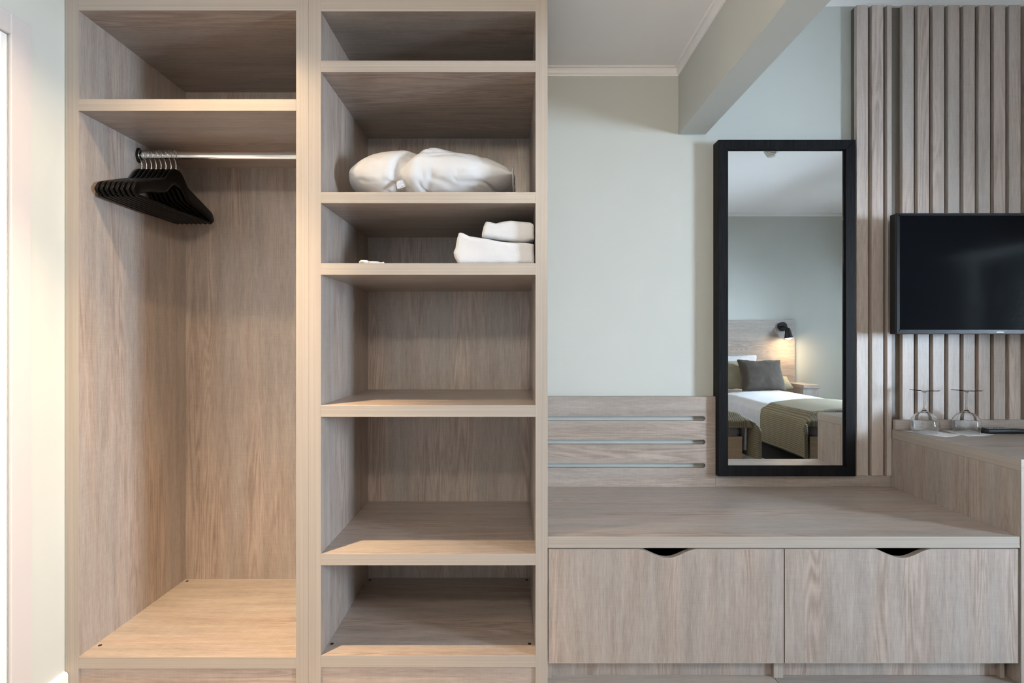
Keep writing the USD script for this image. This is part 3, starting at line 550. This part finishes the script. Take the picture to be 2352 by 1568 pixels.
# ------------------------------------------------------------------ on the desk
def make_glass(x, y_, label):
    z = DT + 0.0014; H = 0.189
    t = thing('wine_glass', label, 'wine glass', (x, y_, z), 'upturned wine glasses on the desk')
    outer = [(0.0445, 0.0), (0.0495, 0.012), (0.0525, 0.028), (0.0515, 0.045), (0.0455, 0.064), (0.034, 0.080), (0.020, 0.090), (0.009, 0.0965), (0.0052, 0.104), (0.0042, 0.118), (0.0038, 0.140), (0.0042, 0.165), (0.0060, 0.176), (0.0100, 0.1815), (0.026, 0.1852), (0.0525, 0.1868), (0.0535, 0.1878), (0.0525, 0.1890), (0.0, 0.1890)]
    inner = [(0.0, 0.0905), (0.010, 0.0890), (0.021, 0.0845), (0.033, 0.0768), (0.0438, 0.0625), (0.0498, 0.0445), (0.0508, 0.028), (0.0478, 0.012), (0.0430, 0.0)]
    def smooth(p, n=5):
        from scipy.interpolate import CubicSpline
        p = np.array(p); s = np.r_[0, np.cumsum(np.linalg.norm(np.diff(p, axis=0), axis=1))]; from scipy.interpolate import PchipInterpolator
        q = np.linspace(0, s[-1], len(p) * n); q = np.unique(np.r_[q, s]); return np.c_[PchipInterpolator(s, p[:, 0])(q), PchipInterpolator(s, p[:, 1])(q)]
    prof = np.vstack([smooth(outer[:-1]), [outer[-1]]]) ; prof_i = smooth(inner)
    loop = np.vstack([prof_i[::1], prof])       # axis -> inside bowl -> rim -> outside -> foot -> axis
    loop[:, 0] = np.maximum(loop[:, 0], 0); loop[0, 0] = 0; loop[-1, 0] = 0
    m = lathe(loop, 64, (x, y_, z)); m.merge_vertices(); m.fix_normals()
    if m.volume < 0: m.invert()
    part(t, 'glass_body', m, clear_glass, smooth=50)
    return t
make_glass(1.820, 2.270, 'upturned wine glass nearer the desk corner, left of the pair')
make_glass(2.006, 2.270, 'upturned wine glass nearer the remote control, right of the pair')
def napkin(pts, label, lift):
    p = np.array(pts, float); n = 9; G = np.zeros((n, n, 3))
    for i, s in enumerate(np.linspace(0, 1, n)):
        for j, t in enumerate(np.linspace(0, 1, n)):
            xy = (1 - s) * (1 - t) * p[0] + s * (1 - t) * p[1] + s * t * p[2] + (1 - s) * t * p[3]
            G[i, j] = (*xy, DT + 0.0011 + lift * max(0, (abs(s - 0.5) + abs(t - 0.5)) - 0.6) * (1 + math.sin(5 * s + 3 * t)))
    k = thing('paper_napkin', label, 'napkin', (*p.mean(0), DT)); part(k, 'napkin_sheet', sheet(G, 0.0009), paper_white)
    return k
napkin([(1.756, 2.312), (1.822, 2.165), (1.930, 2.205), (1.885, 2.328)], 'white paper napkin under the left wine glass', 0.004)
napkin([(1.944, 2.318), (1.936, 2.185), (2.066, 2.205), (2.075, 2.325)], 'white paper napkin under the right wine glass', 0.004)
rc = thing('remote_control', 'slim black remote control lying right of the wine glasses', 'remote control', (2.16, 2.262, DT))
q = np.linspace(0, 1, 24)
prof = [(2.060 + 0.205 * s, 2.262, 0) for s in q]
rings = []
for s in np.linspace(0, 1, 26):
    x = 2.062 + 0.205 * s; e = math.sqrt(max(0.02, 1 - max(0, 1 - min(s, 1 - s) / 0.06) ** 2)); w = 0.0225 * e; h = (0.0215 - 0.009 * max(0, s - 0.55)) * (0.55 + 0.45 * e)
    rings.append([(x, 2.262 + w * np.sign(math.cos(t)) * abs(math.cos(t)) ** 0.45, DT + 0.0003 + h / 2 + h / 2 * np.sign(math.sin(t)) * abs(math.sin(t)) ** 0.5) for t in np.linspace(0, 2 * np.pi, 24, endpoint=False)])
rbdy = part(rc, 'case', loft(rings), black_plastic, smooth=45)
for i in range(8):
    for j in range(3):
        part(rbdy, 'button', cbox(2.083 + 0.0125 * i, 2.091 + 0.0125 * i, 2.2465 + 0.0115 * j, 2.2545 + 0.0115 * j, DT + 0.0195, DT + 0.0232, 0.001), button_grey)
pc = thing('paper_card', 'white paper card at the right edge beside the remote control', 'card', (2.36, 2.17, DT))
part(pc, 'card', cbox(2.253, 2.46, 2.100, 2.236, DT + 0.0002, DT + 0.0030, 0.0006), paper_white)

# ------------------------------------------------------------------ the beds behind the viewer, seen in the mirror
HB = YF + 0.032                                            # face of the headboard
warm_lit_tan = wood('warm_lit_foot', 'x', (0.34, 0.235, 0.15), (0.46, 0.33, 0.22), (0.56, 0.42, 0.30))
hb = thing('headboard', 'wide grey oak headboard panel on the opposite wall, in the mirror', 'headboard', (2.2, YF, 0.2))
part(hb, 'headboard_panel', cbox(0.75, 3.506, YF + 0.0005, HB, 0.20, 1.440, 0.001), wood_x)
ZB = 0.567; BL = HB + 2.170
def bed(x0, x1, lab):
    t = thing('bed', lab, 'bed', ((x0 + x1) / 2, (HB + BL) / 2, 0))
    part(t, 'underbed_box', cbox(x0 + 0.10, x1 - 0.10, HB + 0.1, BL - 0.12, 0, 0.189, 0.004), underbed_shade)  # added dark box; the shade under the bed put into its black
    part(t, 'bed_base', cbox(x0 + 0.012, x1 - 0.012, HB + 0.004, BL - 0.012, 0.19, 0.36, 0.02), grey_fabric)
    part(t, 'mattress', cbox(x0 + 0.008, x1 - 0.008, HB + 0.004, BL - 0.008, 0.361, ZB - 0.034, 0.035), grey_fabric, smooth=40)
    part(t, 'foot_panel', cbox(x0 + 0.004, x1 - 0.004, BL - 0.0118, BL + 0.004, 0.03, 0.40, 0.002), warm_lit_tan)  # added panel; warm pool of light on the foot end put into its tan
    for x in (x0 + 0.06, x1 - 0.06):
        for y_ in (HB + 0.1, BL - 0.06): part(t, 'leg', cyl((x, y_, 0), (x, y_, 0.19), 0.022, 16), black_plastic, smooth=40)
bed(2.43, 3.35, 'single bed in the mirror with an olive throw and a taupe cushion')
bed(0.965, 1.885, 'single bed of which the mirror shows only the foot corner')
def drape(x0, x1, ya, yb, hang_l, hang_r, foot, off, seed, nu=120, nv=70, wav=0.010, top=0.0):
    """cloth over a bed: u runs over left side, top, right side; v runs from ya to yb and over the foot"""
    r = 0.030; W = x1 - x0; tot = hang_l + W + hang_r; U = np.linspace(-hang_l, W + hang_r, nu); V = np.linspace(0, (yb - ya) + foot, nv)
    G = np.zeros((nu, nv, 3)); UV = np.zeros((nu, nv, 2))
    for i, u in enumerate(U):
        for j, v in enumerate(V):
            dl, dr, df = max(0, -u), max(0, u - W), max(0, v - (yb - ya))
            x = x0 + min(max(u, 0), W); y_ = ya + min(v, yb - ya)
            drop = math.hypot(dl + dr, df); ex = off + wav * math.sin(9.0 * v + seed + 2 * u) * min(1, (dl + dr) / 0.15) + 0.010 * min(1, (dl + dr) / 0.1)
            if dl: x -= ex * min(1, dl / 0.03) + 0.05 * (min(1, df / 0.1) if df else 0)
            if dr: x += ex * min(1, dr / 0.03) + 0.05 * (min(1, df / 0.1) if df else 0)
            if df: y_ += (off + 0.012) * min(1, df / 0.03) + 0.04 * min(1, (dl + dr) / 0.1)
            e = min(max(u, 0), W); e = min(e, W - e); rnd = 0.022 * max(0, 1 - e / 0.05) ** 2
            ef = max(0, (yb - ya) - v) if foot else 1; rnd = max(rnd, 0.022 * max(0, 1 - ef / 0.05) ** 2)
            puff = top * math.sin(math.pi * e / W) * 1.0 + 0.010 * (meshkit.noise(np.array([[u * 5, v * 4, seed]]))[0] - 0.5)
            G[i, j] = (x, y_, ZB - 0.030 + off + max(0, puff) * (drop == 0) - rnd - drop); UV[i, j] = (u, v)
    return G, UV
def cover(name, lab, cat_, m, args, thick, base):
    G, UV = drape(*args); t = thing(name, lab, cat_, base)
    part(t, name + '_cloth', sheet(G, thick), m, smooth=True, uv=np.vstack([UV.reshape(-1, 2)] * 2))
cover('duvet', 'white duvet spread over the mirrored bed by the desk', 'duvet', white_sheet, (2.43, 3.35, HB + 0.02, BL - 0.006, 0.26, 0.26, 0.0, 0.030, 1, 90, 70, 0.006, 0.045), 0.02, (2.89, -0.6, ZB))
cover('duvet', 'white duvet over the bed at the left edge of the mirror', 'duvet', white_sheet, (0.965, 1.885, HB + 0.02, BL - 0.006, 0.26, 0.26, 0.0, 0.030, 2, 90, 70, 0.006, 0.045), 0.02, (1.42, -0.6, ZB))
cover('throw_blanket', 'ribbed olive throw over the foot of the mirrored bed by the desk', 'throw', ribbed, (2.43, 3.35, BL - 0.70, BL + 0.004, 0.33, 0.33, 0.075, 0.052, 1, 110, 50, 0.006, 0.045), 0.010, (2.89, 0.1, ZB))
cover('throw_blanket', 'ribbed olive throw corner at the left edge of the mirror', 'throw', ribbed, (0.965, 1.885, BL - 0.70, BL + 0.004, 0.33, 0.33, 0.085, 0.052, 2, 110, 50, 0.006, 0.045), 0.010, (1.42, 0.1, ZB))

def cushion(name, lab, cat_, m, cx_, cy_, z0, w, h, d, tilt, seed, yaw=0.0):
    """upright cushion of width w, height h, thickness d, leaning back against the headboard"""
    c = pillow_mesh(0, 0, 0, w / 2, h / 2, d, 40, 40, 2.6, 2.6, 0.0); c.vertices[:, 2] -= 0.46 * d
    n = c.vertex_normals; wv = meshkit.fbm(c.vertices * 12, 3, seed) - 0.5; c.vertices = c.vertices + n * wv[:, None] * 0.02
    c.apply_transform(trimesh.transformations.rotation_matrix(math.radians(90 + tilt), (1, 0, 0)))
    c.apply_transform(trimesh.transformations.rotation_matrix(math.radians(yaw), (0, 0, 1)))
    c.apply_translation((cx_, cy_ - 0.0, z0 - c.bounds[0][2]))
    t = thing(name, lab, cat_, (cx_, cy_, z0)); part(t, name + '_body', c, m, smooth=True)
PZ = ZB + 0.042
cushion('cushion', 'taupe square cushion leaning on the pillows of the mirrored bed', 'cushion', taupe_fabric, 2.885, HB + 0.43, PZ, 0.49, 0.385, 0.13, 24, 1, 4)
cushion('cushion', 'olive cushion left of the taupe one on the mirrored bed', 'cushion', olive_fabric, 2.545, HB + 0.29, PZ, 0.40, 0.36, 0.11, 20, 2)
cushion('pillow', 'white pillow against the headboard behind the taupe cushion', 'pillow', white_sheet, 2.70, HB + 0.115, PZ + 0.008, 0.58, 0.40, 0.11, 10, 3)
cushion('pillow', 'beige pillow lying right of the taupe cushion in the mirror', 'pillow', olive_fabric, 3.17, HB + 0.20, PZ - 0.01, 0.34, 0.20, 0.12, 50, 4)
ns = thing('nightstand', 'small grey oak nightstand top right of the mirrored bed', 'nightstand', (3.506, YF + 0.2, 0))
nt = part(ns, 'nightstand_top', cbox(3.412, 3.600, HB + 0.001, HB + 0.36, 0.626, 0.666, 0.001), wood_x)
part(ns, 'nightstand_body', cbox(3.417, 3.595, HB + 0.001, HB + 0.34, 0.0, 0.6255, 0.001), wood_z)
LXc, LZc = 3.344, 1.358
wl = thing('wall_lamp', 'small black reading lamp glowing on the mirrored headboard', 'lamp', (LXc, HB, LZc))
part(wl, 'wall_plate', cyl((LXc, HB + 0.0003, LZc), (LXc, HB + 0.026, LZc), 0.056, 36), black_plastic, smooth=40)
part(wl, 'arm', tube([(LXc, HB + 0.026, LZc), (LXc, HB + 0.07, LZc), (LXc + 0.016, HB + 0.095, LZc - 0.016), (LXc + 0.018, HB + 0.10, LZc - 0.03)], 0.010, 10), black_plastic, smooth=40)
ax = np.array([0.06, 0.10, -0.99]); ax /= np.linalg.norm(ax); o = np.array([LXc + 0.018, HB + 0.10, LZc - 0.02])
rot = trimesh.geometry.align_vectors([0, 0, 1], ax)
def along(prof):
    m = lathe(prof, 36); m.apply_transform(rot); m.apply_translation(o); m.fix_normals(); return m
part(wl, 'shade', along([(0.0, 0.0), (0.020, 0.0), (0.028, 0.012), (0.034, 0.05), (0.050, 0.125), (0.047, 0.125), (0.031, 0.05), (0.024, 0.016), (0.0, 0.014)]), black_plastic, smooth=40)
part(wl, 'bulb', along([(0.0, 0.137), (0.026, 0.135), (0.044, 0.122), (0.040, 0.100), (0.028, 0.070), (0.014, 0.045), (0.0, 0.045)]), lamp_glow, smooth=True, label='glowing warm bulb')

sd = thing('smoke_detector', 'round white smoke detector on the ceiling, at the top of the mirror', 'smoke detector', (2.163, 0.40, ZC2))
part(sd, 'base', lathe([(0, 0), (0.055, 0), (0.060, -0.004), (0.060, -0.020), (0.055, -0.023), (0, -0.023)], 36, (2.163, 0.40, ZC2 - 0.0002)), trim_paint, smooth=30)
for k, (r, z) in enumerate(((0.052, -0.030), (0.048, -0.040), (0.043, -0.050))): part(sd, 'vent_ring', lathe([(r - 0.006, z), (r, z), (r, z - 0.0035), (r - 0.006, z - 0.0035), (r - 0.006, z)], 36, (2.163, 0.40, ZC2)), trim_paint, smooth=30)
part(sd, 'dome', lathe([(0, -0.0232), (0.037, -0.0232), (0.037, -0.055), (0.031, -0.064), (0.015, -0.069), (0, -0.069)], 36, (2.163, 0.40, ZC2 - 0.0004)), plain('cream_plastic', (0.62, 0.60, 0.52), 0.4), smooth=30)
